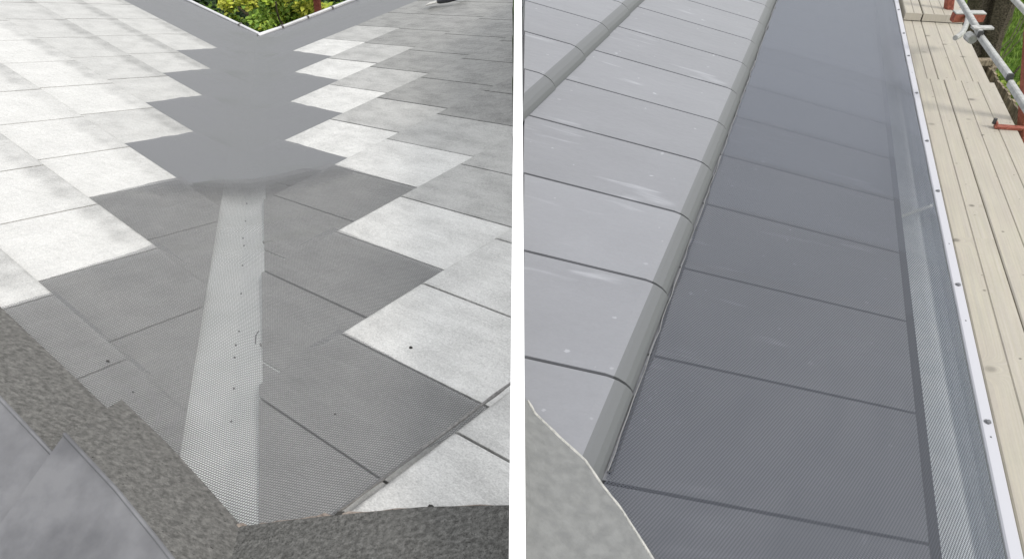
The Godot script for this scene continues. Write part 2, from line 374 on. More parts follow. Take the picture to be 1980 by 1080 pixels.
func build_grey_house():
	var house := thing("house", "house roof of smooth grey rounded-edge tiles above a long gutter", "house", Vector3(1.2, -4.3, -3.0))
	var inv: Vector3 = -house.position
	var slope := group("roof_slope", house); slope.position = inv
	var mats := []; var nm := bumps(0.03, 131, 2.0)
	for i in 5:
		var t := grey_tex(300 + i * 9); var tone := 0.222 + 0.012 * (i % 3)
		var m := mat(lin(tone / 0.45, tone * 1.012 / 0.45, tone * 1.06 / 0.45), 0.42, 0.5); m.albedo_texture = t; m.normal_enabled = true; m.normal_texture = nm; m.normal_scale = 0.25
		mats.append(m)
	var edge_m := mat(lin(0.125, 0.13, 0.135), 0.42)  # shade of the steep noses painted in as a darker tone
	var rows := [[lower(B, -0.036), -1.0, -0.009, -4], [B, 0.0, 0.0, -4], [lower(B, 0.036), 1.069, 0.228, -4]]
	for r in 3:
		var g := 0.024 if r == 2 else 0.022
		var P: Dictionary = rows[r][0]; var v0: float = rows[r][1]; var masks := [b_ridge(), b_seam()]
		for n in range(-4, 16):
			var a: float = n + rows[r][2]
			var last := r == 2
			var poly := rect(a + g / 2, v0 - 0.07, a + 1 - g / 2, 2.055 if last else v0 + 0.985)
			var at := Vector2(a, v0); var m: Material = mats[posmod(n * 3 + r * 2 + n / 4, 5)]
			var shift := v0
			var hf := func(v: float): return 0.0 if last else nose_h(v - shift)
			var bands := [v0 - 0.07, 2.06] if last else [v0 - 0.07, v0 + 0.955, v0 + 0.985]
			for p in cut(poly, masks):
				if absf(area(p)) < 0.004: continue
				var o := put("roof_tile", slab(P, p, bands, hf, 0.028, at), m, slope, pt(P, a, v0))
				if not last:
					o.rotate(P.n, -0.010 + rng.randf_range(-0.002, 0.002))      # each tile sits a little askew, so the front edge steps at every joint
					for q in cut(rect(a + g / 2, v0 + 0.985, a + 1 - g / 2, v0 + 1.070), masks):
						var nb := []
						for e in B_NOSE: nb.append(e[0] + v0)
						put("tile_nose", slab(P, q, nb, hf, 0.012, at), edge_m, o)
	var st := begin()
	for p in cut(rect(-4, -1.1, 16, 2.06), [b_ridge(), b_seam()]):
		for k in range(1, p.size() - 1):
			tri(st, pt(B, p[0].x, p[0].y, -0.075), pt(B, p[k].x, p[k].y, -0.075), pt(B, p[k + 1].x, p[k + 1].y, -0.075), B.n)
	put("roof_deck", done(st), mat(lin(0.03, 0.03, 0.032), 0.9), slope)
	# concrete ridge piece at the near end
	var cement := grainy(lin(0.165, 0.168, 0.166), lin(0.215, 0.218, 0.214), 0.05, 151, 0.9, 1.4, 2.0)
	var low: Array[Vector3] = []; var high: Array[Vector3] = []
	for q in [Vector2(-1.24, 0.725), Vector2(-1.34, 0.772), Vector2(-1.42, 0.81), Vector2(-1.547, 0.906), Vector2(-1.664, 1.001), Vector2(-1.788, 1.065), Vector2(-1.915, 1.142), Vector2(-2.15, 1.258), Vector2(-2.5, 1.43)]:
		low.append(pt(B, q.x, q.y) * 0.988)
	for q in low: high.append(Vector3(maxf(0.012, q.x - 0.26), q.y + 0.055, q.z + 0.2))
	var ridge := group("ridge", house); ridge.position = inv
	cap_strip(ridge, cement, low, high, 0.03)
	var back := begin()
	for i in high.size() - 1: quad(back, high[i] + Vector3(0, -0.03, 0), high[i + 1] + Vector3(0, -0.03, 0), high[i + 1] + Vector3(0.1, -0.6, 1.4), high[i] + Vector3(0, -0.6, 1.4), Vector3.UP)
	put("roof_slope", done(back), cement, house, inv)
	var bed := begin(); var pts := []; var rad := []
	for i in range(1, low.size() - 1):
		for k in 4: pts.append(low[i].lerp(low[i + 1], k / 4.0) + Vector3(0.002, -0.004, -0.002)); rad.append(rng.randf_range(0.0026, 0.0036))
	tube(bed, pts, rad, 7); put("mortar", done(bed), grainy(lin(0.36, 0.36, 0.34), lin(0.5, 0.49, 0.46), 0.06, 161, 0.95, 2.0, 4.0), ridge)
	# fascia board and wall under the eave
	var G := lower(B, 0.05); var side: Vector3 = (G.u.cross(Vector3.UP)).normalized()
	if side.x < 0: side = -side
	var fb := begin(); beam(fb, pt(G, -4, 2.04, -0.11), pt(G, 16, 2.04, -0.11), side, Vector3.UP, 0.02, 0.18, 0.003); put("fascia", done(fb), mat(lin(0.7, 0.7, 0.7), 0.5), house, inv)
	var wb := begin(); var a := pt(G, -4, 1.7, -0.15); var b := pt(G, 16, 1.7, -0.15)
	quad(wb, a, b, Vector3(b.x, -4.3, b.z), Vector3(a.x, -4.3, a.z), side); quad(wb, a - side * 0.2, b - side * 0.2, Vector3(b.x, -4.3, b.z) - side * 0.2, Vector3(a.x, -4.3, a.z) - side * 0.2, -side)
	put("wall", done(wb), grainy(lin(0.5, 0.48, 0.45), lin(0.6, 0.58, 0.55), 0.03, 171, 0.9, 1.0, 3.0), house, inv)

# ==================================================================== gutter guard mesh
func weave(cover: float, c: Color, c2: Color) -> StandardMaterial3D:      # one diamond of expanded mesh: strands opaque, opening clear
	var w := 1.0 - sqrt(1.0 - cover); var n := 48
	var im := Image.create(n, n, false, Image.FORMAT_RGBA8)
	for y in n:
		for x in n:
			var d := absf(absf((x + 0.5) / n * 2 - 1) + absf((y + 0.5) / n * 2 - 1) - 1.0)
			var k := c.lerp(c2, clampf((y + 0.5) / n, 0, 1)); k.a = 1.0 - smoothstep(w - 0.04, w + 0.04, d)
			im.set_pixel(x, y, k)
	var m := mat(Color.WHITE, 0.45, 0.5, 0.0); m.albedo_texture = ImageTexture.create_from_image(im); m.transparency = BaseMaterial3D.TRANSPARENCY_ALPHA
	m.cull_mode = BaseMaterial3D.CULL_DISABLED; return m
var ripple := FastNoiseLite.new()
func drape(e: float, weight: float) -> float:      # how a sheet that lies on stepped courses climbs from one to the next
	return lerpf(-SLATE_T * e, 0.0, weight)      # taut from one tile edge to the next, or tucked under the tile above
func build_valley_mesh():
	ripple = noise(2.4, 5, 2)
	var near_m := weave(0.5, lin(0.085, 0.085, 0.087), lin(0.165, 0.165, 0.168)); var far_m := weave(0.975, lin(0.125, 0.127, 0.134), lin(0.15, 0.152, 0.16))
	var e1: Vector3 = VD.cross(Vector3.UP).normalized(); var pitch := Vector2(0.0092, 0.0072)
	var up: Vector3 = (L.n + R.n).normalized()
	var fold := func(g: Vector3) -> float:      # the sheet bridges the crease and ripples where it crosses the metal strip
		var t := (g - X0).dot(VD); var d: float = (g - X0 - VD * t).length()
		return 0.277 * (sqrt(d * d + 0.006) - d) * smoothstep(-3.75, -3.0, t) + 0.014 * exp(-pow((t - 0.13) / 0.03, 2) - pow((d - 0.04) / 0.2, 2)) + 0.012 * exp(-pow((t - 0.33) / 0.05, 2) - pow(d / 0.3, 2)) + 0.005 * (1.0 + sin(t * 6.0 + 1.5 * sin(d * 4.0 + t * 2.3))) * exp(-pow(d / 0.3, 2)) * smoothstep(-0.45, -1.5, t) * smoothstep(-3.7, -3.2, t) * (1.0 - exp(-pow(d / 0.1, 2)))
	var off := func(g: Vector3) -> float:      # ripples fade out at the crease, where the two sides join
		var d := (g - X0 - VD * (g - X0).dot(VD)).length()
		return 1.0 - exp(-pow(d / 0.1, 2))
	var vl0 := to_uv(L, X0); var vl1 := to_uv(L, X0 + VD); var vr0 := to_uv(R, X0); var vr1 := to_uv(R, X0 + VD)
	var lv := beside(vl0, vl1, Vector2(5, 5)); var rv := beside(vr0, vr1, Vector2(5, 5))
	var lr := beside(Vector2(-5.4, 6.43), Vector2(-8.16, 6.43), Vector2(0, 0)); var rr := beside(Vector2(-9.025, 6.84), Vector2(-7.861, 7.51), Vector2(0, 0))
	# where the far sheet laps over the near one
	var la := Vector2(-3.84, 4.0); var lb := to_uv(L, X0 - VD * 0.375); var ra := Vector2(-4.40, 4.0); var rb := to_uv(R, X0 - VD * 0.375)
	var lfar := beside(la, lb, Vector2(3, -2)); var rfar := beside(ra, rb, Vector2(2, -2))
	var steps := [0.0, 0.2, 0.4, 0.6, 0.8]      # lengths in which the mesh opens up from the dense far part to the open near part
	var l_line := func(k: float, keep: Vector2): return beside(la + Vector2(0, k * 0.9), lb + Vector2(0, k), keep)
	var r_line := func(k: float, keep: Vector2): return beside(ra + Vector2(0, k * 0.5), rb + Vector2(0, k * 0.6), keep)
	var lnear: PackedVector2Array = l_line.call(0.8, Vector2(-8, 9)); var rnear: PackedVector2Array = r_line.call(0.8, Vector2(-9, 9))
	var hl := func(u: float, v: float, row: int):
		var w := smoothstep(0.0, 0.25, L_OFF[clampi(row + 2, 0, 7)] - 0.02 - u)
		return 0.004 + fold.call(pt(L, u, v)) + (drape(v - row, w) + 0.004 * (1 + ripple.get_noise_2d(u * 0.7, v * 1.4)) * lerpf(1.0, w, smoothstep(0.3, 0.9, v - row))) * off.call(pt(L, u, v))
	var hr := func(u: float, v: float, row: int):
		var w := smoothstep(0.0, 0.3, R_OFF[clampi(row + 2, 0, 8)] - 0.02 - u)
		return 0.004 + fold.call(pt(R, u, v)) + (drape(v - row, w) + 0.004 * (1 + ripple.get_noise_2d(u * 0.6 + 40, v * 1.6)) * lerpf(1.0, w, smoothstep(0.3, 0.9, v - row))) * off.call(pt(R, u, v))
	var mids := []
	for k in 4:
		var ms := begin(); ms.set_smooth_group(0); mids.append(ms)
	var near := begin(); near.set_smooth_group(0); var far := begin(); far.set_smooth_group(0)
	for row in range(-2, 8):
		var lo_v := -1.74 if row == -2 else float(row)
		if row < 7:
			var edge: float = 9.0 if row < 0 else L_OFF[row + 1] + (1.0 if row == 6 else 0.0) - 0.004
			var hi_v := float(row + 1)
			var base := [rect(-12, lo_v, edge, hi_v)]
			var nr := []; var fr := []
			for p in base: nr.append_array(cut(p, [lv, lr, lnear])); fr.append_array(cut(p, [lv, lr, lfar]))
			if row in [3, 4, 5]:
				for k in 4:
					for p in base: sheet(mids[k], L, cut(p, [lv, lr, l_line.call(steps[k], Vector2(-8, 9)), l_line.call(steps[k + 1], Vector2(3, -2))]), Vector2(0.25, 0.05), func(u, v): return hl.call(u, v, row), e1, VD, pitch, up)
			if row > 2: sheet(near, L, nr, Vector2(0.25, 0.05), func(u, v): return hl.call(u, v, row), e1, VD, pitch, up)
			sheet(far, L, fr, Vector2(0.25, 0.05), func(u, v): return hl.call(u, v, row), e1, VD, pitch, up)
		if row < 7:
			var edge: float = 7.0 if row < 0 else R_OFF[row + 1] - 0.004
			if row == 6: edge = R_OFF[7] - 0.004
			var lo2 := -1.545 if row == -2 else float(row)
			var base := [rect(-12, lo2, edge, row + 1.0)]
			var nr := []; var fr := []
			for p in base: nr.append_array(cut(p, [rv, rr, rnear])); fr.append_array(cut(p, [rv, rr, rfar]))
			if row in [3, 4, 5]:
				for k in 4:
					for p in base: sheet(mids[k], R, cut(p, [rv, rr, r_line.call(steps[k], Vector2(-8, 9)), r_line.call(steps[k + 1], Vector2(3, -2))]), Vector2(0.3, 0.045), func(u, v): return hr.call(u, v, row), e1, VD, pitch, up)
			if row > 2: sheet(near, R, nr, Vector2(0.3, 0.045), func(u, v): return hr.call(u, v, row), e1, VD, pitch, up)
			sheet(far, R, fr, Vector2(0.3, 0.045), func(u, v): return hr.call(u, v, row), e1, VD, pitch, up)
	tag(put("gutter_guard", done(near), near_m), "grey see-through guard mesh over the pale metal valley strip, nearest sheet", "gutter mesh")
	var fs := put("gutter_guard", done(far), far_m)
	tag(fs, "dense grey guard mesh with zigzag edges running down to the corner of the white gutters", "gutter mesh")
	for k in 4:
		var a: float = [0.127, 0.121, 0.119, 0.12][k]
		put("mesh_length", done(mids[k]), weave([0.9, 0.8, 0.69, 0.58][k], lin(a * 0.88, a * 0.88, a * 0.91), lin(a * 1.12, a * 1.12, a * 1.16)), fs)
	# crimped strip along the lowest edge of the near sheet
	var trim := begin(); var tp := []; var tw := []
	for i in 24:
		tp.append(pt(R, lerpf(-8.63, -5.0, i / 23.0), 6.985, 0.004)); tw.append(0.0036 + 0.0008 * sin(i * 2.7))
	tube(trim, tp.slice(0, 24), tw, 6)
	var tr := put("edge_strip", done(trim), grainy(lin(0.18, 0.175, 0.17), lin(0.3, 0.29, 0.28), 0.06, 181, 0.8, 3.0, 6.0)); remove_child(tr)
	tr.name = "edge_strip"; get_node("gutter_guard").add_child(tr, true)
func build_eave_mesh():
	var P := lower(B, 0.036); var n2 := noise(3.0, 77, 2)
	var e1: Vector3 = P.u.normalized(); var e2: Vector3 = P.n.cross(e1).normalized(); var d1 := (e1 + e2 * 0.45).normalized(); var d2 := (e2 - e1 * 0.45).normalized()
	var o := thing("gutter_guard", "dark blue-grey guard mesh stretched from the grey tiles to the long gutter lip", "gutter mesh", pt(P, 1, 1.7))
	var stops := [-4.0, 0.3, 1.228, 2.228, 3.228, 4.228, 5.8, 15.0]; var tones := [0.066, 0.074, 0.088, 0.103, 0.1085, 0.1105, 0.11]; var covers := [0.52, 0.55, 0.61, 0.68, 0.76, 0.84, 0.91]
	for k in 7:      # lengths of mesh end to end, woven denser towards the far end to imitate the grazing view
		var st := begin(); st.set_smooth_group(0); var a: float = tones[k]
		sheet(st, P, cut(rect(stops[k], 1.075, stops[k + 1], 2.327), [b_ridge()]), Vector2(0.35, 0.06), func(u: float, v: float):
			return 0.007 + 0.004 * (1 + n2.get_noise_2d(u * 0.6, v * 2)) * smoothstep(1.07, 1.2, v) - 0.024 * smoothstep(2.0, 2.32, v), d1, d2, Vector2.ONE * (0.0068 if k < 2 else 0.0054))
		put("mesh_length", done(st), weave(covers[k], lin(a * 0.78, a * 0.87, a * 1.1), lin(a * 0.95, a * 1.06, a * 1.34)), o, -o.position)
	# ragged folded edge along the foot of the tile noses
	var pale := mat(lin(0.22, 0.22, 0.22), 0.6); var dk := mat(lin(0.045, 0.045, 0.048), 0.7)
	for s in 2:
		var hp := []; var hw := []; var hb := begin()
		for i in 130:
			var u := lerpf(-1.72, 15.0, i / 129.0); var e := u - floorf(u)
			hp.append(pt(P, u, 1.073 + s * 0.008 + 0.001 * sin(u * 6.3) + 0.006 * n2.get_noise_2d(u * 4, s * 9), 0.003 + 0.005 * (1 - s) + 0.003 * n2.get_noise_2d(u * 3, 5 + s)))
			hw.append((0.0010 if s == 0 else 0.0034) * (1.0 + 0.6 * n2.get_noise_2d(u * 5, 20)))
		tube(hb, hp, hw, 6); put("folded_edge", done(hb), pale if s == 0 else dk, o, -o.position)

# ==================================================================== gutters
func build_gutters():
	var white := grainy(lin(0.5, 0.5, 0.51), lin(0.6, 0.6, 0.61), 0.02, 201, 0.45, 1.0, 0.8, 0.5)
	var inner := mat(lin(0.62, 0.65, 0.63), 0.5); var brown := mat(lin(0.1, 0.09, 0.085), 0.6)
	var prof := []
	for i in 13: prof.append(Vector2(0.062 - cos(PI * i / 12.0) * 0.062, -0.012 - sin(PI * i / 12.0) * 0.075))
	# left arm and right arm of the valley roof
	for a in [[L, -1.75, 2.46, 10.0, "white gutter running up to the left from the roof corner", 1], [R, -1.555, 1.06, 9.0, "white gutter with dark clip joints running up to the right from the roof corner", 8]]:
		var P: Dictionary = a[0]; var p0 := pt(P, a[2], a[1], 0.004); var p1 := pt(P, a[3], a[1], 0.004); var inward: Vector3 = P.v; inward.y = 0; inward = inward.normalized()
		var g := thing("gutter", a[4], "gutter", p0)
		var tb := begin(); sweep(tb, Vector3.ZERO, p1 - p0, prof, inward, Vector3.UP); put("trough", done(tb), inner, g)
		var lb := begin(); beam(lb, -inward * 0.008, p1 - p0 - inward * 0.008, inward, Vector3.UP, 0.024, 0.02, 0.004); put("lip", done(lb), white, g)
		var ob := begin(); beam(ob, -inward * 0.02 + Vector3(0, -0.05, 0), p1 - p0 - inward * 0.02 + Vector3(0, -0.05, 0), inward, Vector3.UP, 0.004, 0.08); put("outer_face", done(ob), white, g)
		for i in a[5]:
			var c: Vector3 = P.u * (0.75 + i * 0.85); var cb := begin(); beam(cb, c - P.u.normalized() * 0.006 - inward * 0.009 + Vector3(0, 0.001, 0), c + P.u.normalized() * 0.006 - inward * 0.009 + Vector3(0, 0.001, 0), inward, Vector3.UP, 0.034, 0.024)
			put("clip", done(cb), brown, g)
	# long gutter of the grey roof
	var P := lower(B, 0.05); var base := pt(P, -5, 2.34); var end := pt(P, 16, 2.34)
	var g := thing("gutter", "long white-lipped gutter screwed along the edge of the dark mesh", "gutter", base)
	var side: Vector3 = P.v; side.y = 0; side -= P.u * side.dot(P.u) / P.u.length_squared(); side = side.normalized()
	var vin: float = P.v.dot(side) * 0.285
	var pr := [Vector2(-vin, -0.02), Vector2(-vin, -0.03), Vector2(-vin * 0.48, -0.03), Vector2(-vin * 0.44, -0.032), Vector2(-vin * 0.3, -0.046), Vector2(-0.03, -0.056), Vector2(-0.014, -0.05), Vector2(-0.014, -0.004)]
	var tb := begin(); sweep(tb, Vector3.ZERO, end - base, pr, side, Vector3.UP); put("trough", done(tb), grainy(lin(0.58, 0.62, 0.65), lin(0.66, 0.69, 0.715), 0.02, 211, 0.6, 1.0, 0.4), g)
	var lb := begin(); beam(lb, Vector3.ZERO, end - base, side, Vector3.UP, 0.027, 0.012, 0.003); put("lip", done(lb), mat(lin(0.46, 0.46, 0.49), 0.5), g)
	var fb := begin(); beam(fb, side * 0.0115 + Vector3(0, -0.05, 0), end - base + side * 0.0115 + Vector3(0, -0.05, 0), side, Vector3.UP, 0.004, 0.085); put("outer_face", done(fb), white, g)
	var steel := mat(lin(0.2, 0.2, 0.21), 0.35, 0.5, 0.6)
	for u in [-0.724, 0.912, 2.675, 4.005, 5.694, 7.427, 8.741, 10.394, 12.0]:
		var c := pt(P, u, 2.34, 0.0055) - base; var sb := begin()
		tube(sb, [c, c + P.n * 0.003, c + P.n * 0.0065], [0.0066, 0.0062, 0.0035], 6); tube(sb, [c, c + P.n * 0.0012], [0.0088, 0.0085], 10); put("screw", done(sb), steel, g)
	for u in [-0.86, 0.404, 1.597, 6.6]:
		var c := pt(P, u, 2.34, 0.0055) - base; var sb := begin(); tube(sb, [c, c + P.n * 0.001], [0.0028, 0.0026], 8); put("screw_hole", done(sb), mat(lin(0.08, 0.08, 0.085), 0.7), g)
	var db := begin(); beam(db, pt(P, -5, 2.078, -0.012) - base, pt(P, 16, 2.078, -0.012) - base, side, Vector3.UP, 0.022, 0.02); put("shadow_strip", done(db), mat(lin(0.06, 0.062, 0.07), 0.6), g)  # added dark strip that paints the shadow gap below the tile edge
	# a cross strap inside the trough
	var kb := begin(); var s0 := pt(P, 2.05, 2.09, -0.035) - base; var s1 := pt(P, 2.42, 2.31, -0.012) - base
	beam(kb, s0, s1, P.u, P.n, 0.02, 0.004); put("strap", done(kb), mat(lin(0.72, 0.74, 0.7), 0.4), g)

# ==================================================================== added white dividing strip between the two roofs
func build_divider():
	var st := begin(); var a := Vector3(0.0058, -0.94, -0.30); var b := Vector3(0.0205, -0.845, -2.6); var w := 0.0112
	var c := [a + Vector3(-w, 0, 0), a + Vector3(w, 0, 0), b + Vector3(w, 0, 0), b + Vector3(-w, 0, 0)]
	quad(st, c[0], c[1], c[2], c[3], Vector3.UP)
	for e in [[0, 3, Vector3.LEFT], [1, 2, Vector3.RIGHT], [0, 1, Vector3.BACK], [3, 2, Vector3.FORWARD]]:
		var p: Vector3 = c[e[0]]; var q: Vector3 = c[e[1]]
		quad(st, p, q, Vector3(q.x, -2.1, q.z), Vector3(p.x, -2.1, p.z), e[2])
	tag(put("added_divider", done(st), mat(lin(0.86, 0.86, 0.86), 0.5)), "added slim white board dividing the pale slate roof from the grey tile roof", "board")

# ==================================================================== scaffold
func board_tex(s: int) -> ImageTexture:
	var a := noise(3.0, s, 3); var b := noise(40.0, s + 1, 3); var knots := []; var r := RandomNumberGenerator.new(); r.seed = s
	for i in 6: knots.append([r.randf(), r.randf(), r.randf_range(0.012, 0.03), r.randf_range(0.2, 0.5)])
	for i in 14: knots.append([r.randf(), r.randf(), r.randf_range(0.004, 0.008), r.randf_range(0.25, 0.6)])      # specks of dirt
	return picture(128, 1024, func(x: float, y: float):
		var wob := 0.0; var dark := 0.0
		for k in knots:
			var d := Vector2((x - k[0]) * 0.23, (y - k[1]) * 1.8)
			var q: float = d.length() / k[2]; wob += 0.25 * exp(-q * q * 0.5); dark += k[3] * exp(-pow(q * 1.6, 4)) 
		var t := 0.86 + 0.05 * a.get_noise_2d(x * 1.5, y * 2) + 0.1 * b.get_noise_2d(x * 0.75 + wob, y * 0.06) + 0.04 * b.get_noise_2d(x * 3, y * 2) - dark
		return Color(t, t * (0.955 + 0.015 * a.get_noise_2d(x, y * 3 + 4)), t * (0.87 - 0.05 * b.get_noise_2d(x * 0.7 + wob, y * 0.06))))
func plank(called_label: String, P: Dictionary, u0: float, u1: float, v0: float, v1: float, h: float, grooves: int, m: Material, s: int):
	var o := thing("scaffold_board", called_label, "board", pt(P, u0, (v0 + v1) / 2, h), "scaffold boards beside the gutter")
	var st := begin(); var org: Vector3 = o.position; var prof := [Vector2(v0, -0.045), Vector2(v0, -0.003), Vector2(v0 + 0.005, 0)]
	for i in range(1, grooves + 1):
		var v := lerpf(v0, v1, float(i) / (grooves + 1)); prof.append_array([Vector2(v - 0.0045, 0), Vector2(v - 0.001, -0.0035), Vector2(v + 0.001, -0.0035), Vector2(v + 0.0045, 0)])
	prof.append_array([Vector2(v1 - 0.005, 0), Vector2(v1, -0.003), Vector2(v1, -0.045)])
	var l: float = (P.u * (u1 - u0)).length() / 1.8
	for i in prof.size() - 1:
		var p: Vector2 = prof[i]; var q: Vector2 = prof[i + 1]; var out: Vector3 = P.n + P.v * ((p.x + q.x) / 2 - (v0 + v1) / 2) * 0.01
		if p.x == q.x: out = P.v * (p.x - (v0 + v1) / 2)
		var a0 := pt(P, u0, p.x, h + p.y) - org; var a1 := pt(P, u1, p.x, h + p.y) - org; var b0 := pt(P, u0, q.x, h + q.y) - org; var b1 := pt(P, u1, q.x, h + q.y) - org
		var f0 := Vector2((p.x - v0) / 0.4, s * 0.37); var f1 := Vector2((p.x - v0) / 0.4, s * 0.37 + l); var g0 := Vector2((q.x - v0) / 0.4, s * 0.37); var g1 := Vector2((q.x - v0) / 0.4, s * 0.37 + l)
		tri(st, a0, a1, b1, out, f0, f1, g1); tri(st, a0, b1, b0, out, f0, g1, g0)
	for e in [[u0, -1.0], [u1, 1.0]]:
		var c := [pt(P, e[0], v0, h - 0.045) - org, pt(P, e[0], v1, h - 0.045) - org, pt(P, e[0], v1, h) - org, pt(P, e[0], v0, h) - org]
		tri(st, c[0], c[1], c[2], P.u * e[1], Vector2(0, 0.1), Vector2(1, 0.1), Vector2(1, 0.13)); tri(st, c[0], c[2], c[3], P.u * e[1], Vector2(0, 0.1), Vector2(1, 0.13), Vector2(0, 0.13))
	put("plank", done(st), m, o)
func build_scaffold():
	var P := lower(B, 0.085); var side: Vector3 = P.v; side.y = 0
	P = {"o": P.o + P.v * 2.35, "u": P.u, "v": Vector3(P.v.x, -0.03, P.v.z), "n": Vector3.UP}      # boards lie level across
	P.n = P.u.cross(P.v).normalized(); P.n *= signf(P.n.y)
	var ms := []
	for i in 4:
		var m := mat(lin(0.45, 0.437, 0.405), 0.75, 0.3); m.albedo_texture = board_tex(400 + i * 13); ms.append(m)
	plank("nearest left grooved timber scaffold board lying beside the gutter lip", P, -3.0, 6.42, 0.024, 0.245, 0.0, 1, ms[0], 0)
	plank("nearest right grooved timber scaffold board with the red bracket resting on it", P, -3.0, 6.42, 0.252, 0.66, 0.0, 2, ms[1], 1)
	plank("middle left grooved scaffold board, partly under the raised board ends by the gutter", P, 6.45, 14.0, 0.024, 0.205, -0.004, 1, ms[2], 2)
	plank("middle right grooved scaffold board, partly under the raised board ends by the rail", P, 6.45, 14.0, 0.211, 0.63, -0.004, 2, ms[3], 3)
	plank("far narrow scaffold board with a cut end, stacked on top beside the gutter lip", P, 9.75, 16.0, 0.024, 0.195, 0.046, 1, ms[1], 4)
	plank("far wide scaffold board with a cut end, stacked on top towards the rail", P, 9.75, 16.0, 0.21, 0.63, 0.046, 3, ms[0], 5)
	var red := grainy(lin(0.2, 0.055, 0.035), lin(0.34, 0.11, 0.075), 0.03, 231, 0.7, 2.0, 4.0); var zinc := grainy(lin(0.3, 0.3, 0.285), lin(0.45, 0.45, 0.43), 0.03, 241, 0.45, 2.0, 1.0)
	var dark := mat(lin(0.05, 0.05, 0.05), 0.6)
	# bracket that holds the boards, with its bolt
	var bk := thing("bracket", "small red steel bracket with a dark bolt gripping the board edge", "bracket", pt(P, 4.62, 0.5, 0.0))
	var bb := begin(); beam(bb, Vector3(0, 0.008, 0), P.v * 0.22 + Vector3(0, 0.006, 0), P.u, Vector3.UP, 0.035, 0.014, 0.002); beam(bb, Vector3(-0.002, 0.004, 0), Vector3(-0.002, 0.03, 0), P.u, P.v, 0.035, 0.008); put("arm", done(bb), red, bk)
	var bo := begin(); tube(bo, [Vector3(-0.012, 0.02, -0.004), Vector3(-0.012, 0.045, -0.004)], [0.008, 0.008], 7); put("bolt", done(bo), dark, bk)
	# red uprights
	for e in [[Vector3(2.126, -1.148, -3.05), Vector3(2.452, -1.996, -3.05), 0.05, "red painted steel scaffold upright nearest the frame edge, beside the board bracket"], [Vector3(2.80, -1.60, -4.9), Vector3(2.93, -2.1, -4.9), 0.05, "red painted steel scaffold upright at the far end beside the stacked boards"]]:
		var up := thing("scaffold_upright", e[3], "scaffold pole", e[1], "red scaffold uprights"); var ub := begin(); beam(ub, Vector3.ZERO, e[0] - e[1], Vector3.RIGHT, Vector3.BACK, e[2], e[2], 0.006); put("post", done(ub), red, up)
		var pl := begin(); beam(pl, Vector3(0, -0.01, 0), Vector3(0, 0.0, 0), Vector3.RIGHT, Vector3.BACK, 0.12, 0.12); put("base_plate", done(pl), red, up)
		var leg := begin(); beam(leg, Vector3(0, -0.01, 0), Vector3(0, -4.3 - e[1].y, 0), Vector3.RIGHT, Vector3.BACK, e[2], e[2]); put("leg", done(leg), red, up)
	rails(zinc, red, dark)
func rails(zinc: Material, red: Material, dark: Material):
	var segs := [[Vector3(2.195, -1.394, -3.693), Vector3(1.956, -1.301, -3.022), "far galvanised box rail above the stacked boards"], [Vector3(1.998, -1.332, -3.116), Vector3(1.779, -1.229, -2.484), "middle galvanised box rail, socketed into the rail clamp"], [Vector3(1.773, -1.240, -2.462), Vector3(1.55, -1.14, -1.85), "near galvanised box rail in front of the red upright"], [Vector3(2.60, -1.46, -4.05), Vector3(2.32, -1.345, -3.2), "pale galvanised rail crossing the corner behind the red upright"]]
	for e in segs:
		var o := thing("guard_rail", e[2], "rail", e[1], "galvanised guard rails"); var st := begin()
		beam(st, Vector3.ZERO, e[0] - e[1], Vector3.RIGHT, Vector3.UP, 0.021, 0.026, 0.004); put("tube", done(st), zinc, o)
		var cb := begin(); var d: Vector3 = (e[0] - e[1]).normalized(); beam(cb, -d * 0.004, d * 0.01, Vector3.RIGHT, Vector3.UP, 0.023, 0.028, 0.004); put("end_cap", done(cb), dark, o)
	var c := thing("rail_clamp", "pale steel clamp block joining the far and middle guard rails", "clamp", Vector3(1.975, -1.315, -3.07)); var st := begin()
	beam(st, Vector3(-0.035, 0.022, 0), Vector3(0.05, 0.022, 0), Vector3.BACK, Vector3.UP, 0.03, 0.01, 0.002); put("plate", done(st), zinc, c)
	var st2 := begin(); tube(st2, [Vector3(-0.02, -0.025, 0.012), Vector3(-0.02, -0.025, -0.03)], [0.02, 0.02], 10); put("socket", done(st2), zinc, c)
	var a := thing("rail_bracket", "red steel bracket arm with a curved pale pipe beside the stacked boards", "bracket", Vector3(2.315, -1.57, -3.863))
	var s3 := begin(); beam(s3, Vector3.ZERO, Vector3(0.30, -0.09, -0.22), Vector3.FORWARD, Vector3.UP, 0.04, 0.045, 0.004); put("arm", done(s3), red, a)
	var s4 := begin(); beam(s4, Vector3(0, 0.027, 0), Vector3(0.30, -0.063, -0.22), Vector3.FORWARD, Vector3.UP, 0.044, 0.006); put("top_plate", done(s4), zinc, a)
	var s5 := begin(); var pp := []; var pr := []
	for k in 9:
		var t := k / 8.0; var q := Vector3(2.199, -1.56, -3.58).lerp(Vector3(2.30, -1.57, -3.66), t).lerp(Vector3(2.30, -1.57, -3.66).lerp(Vector3(2.44, -1.58, -3.95), t), t)
		pp.append(q - a.position); pr.append(0.013)
	tube(s5, pp, pr, 8); put("pipe", done(s5), zinc, a)

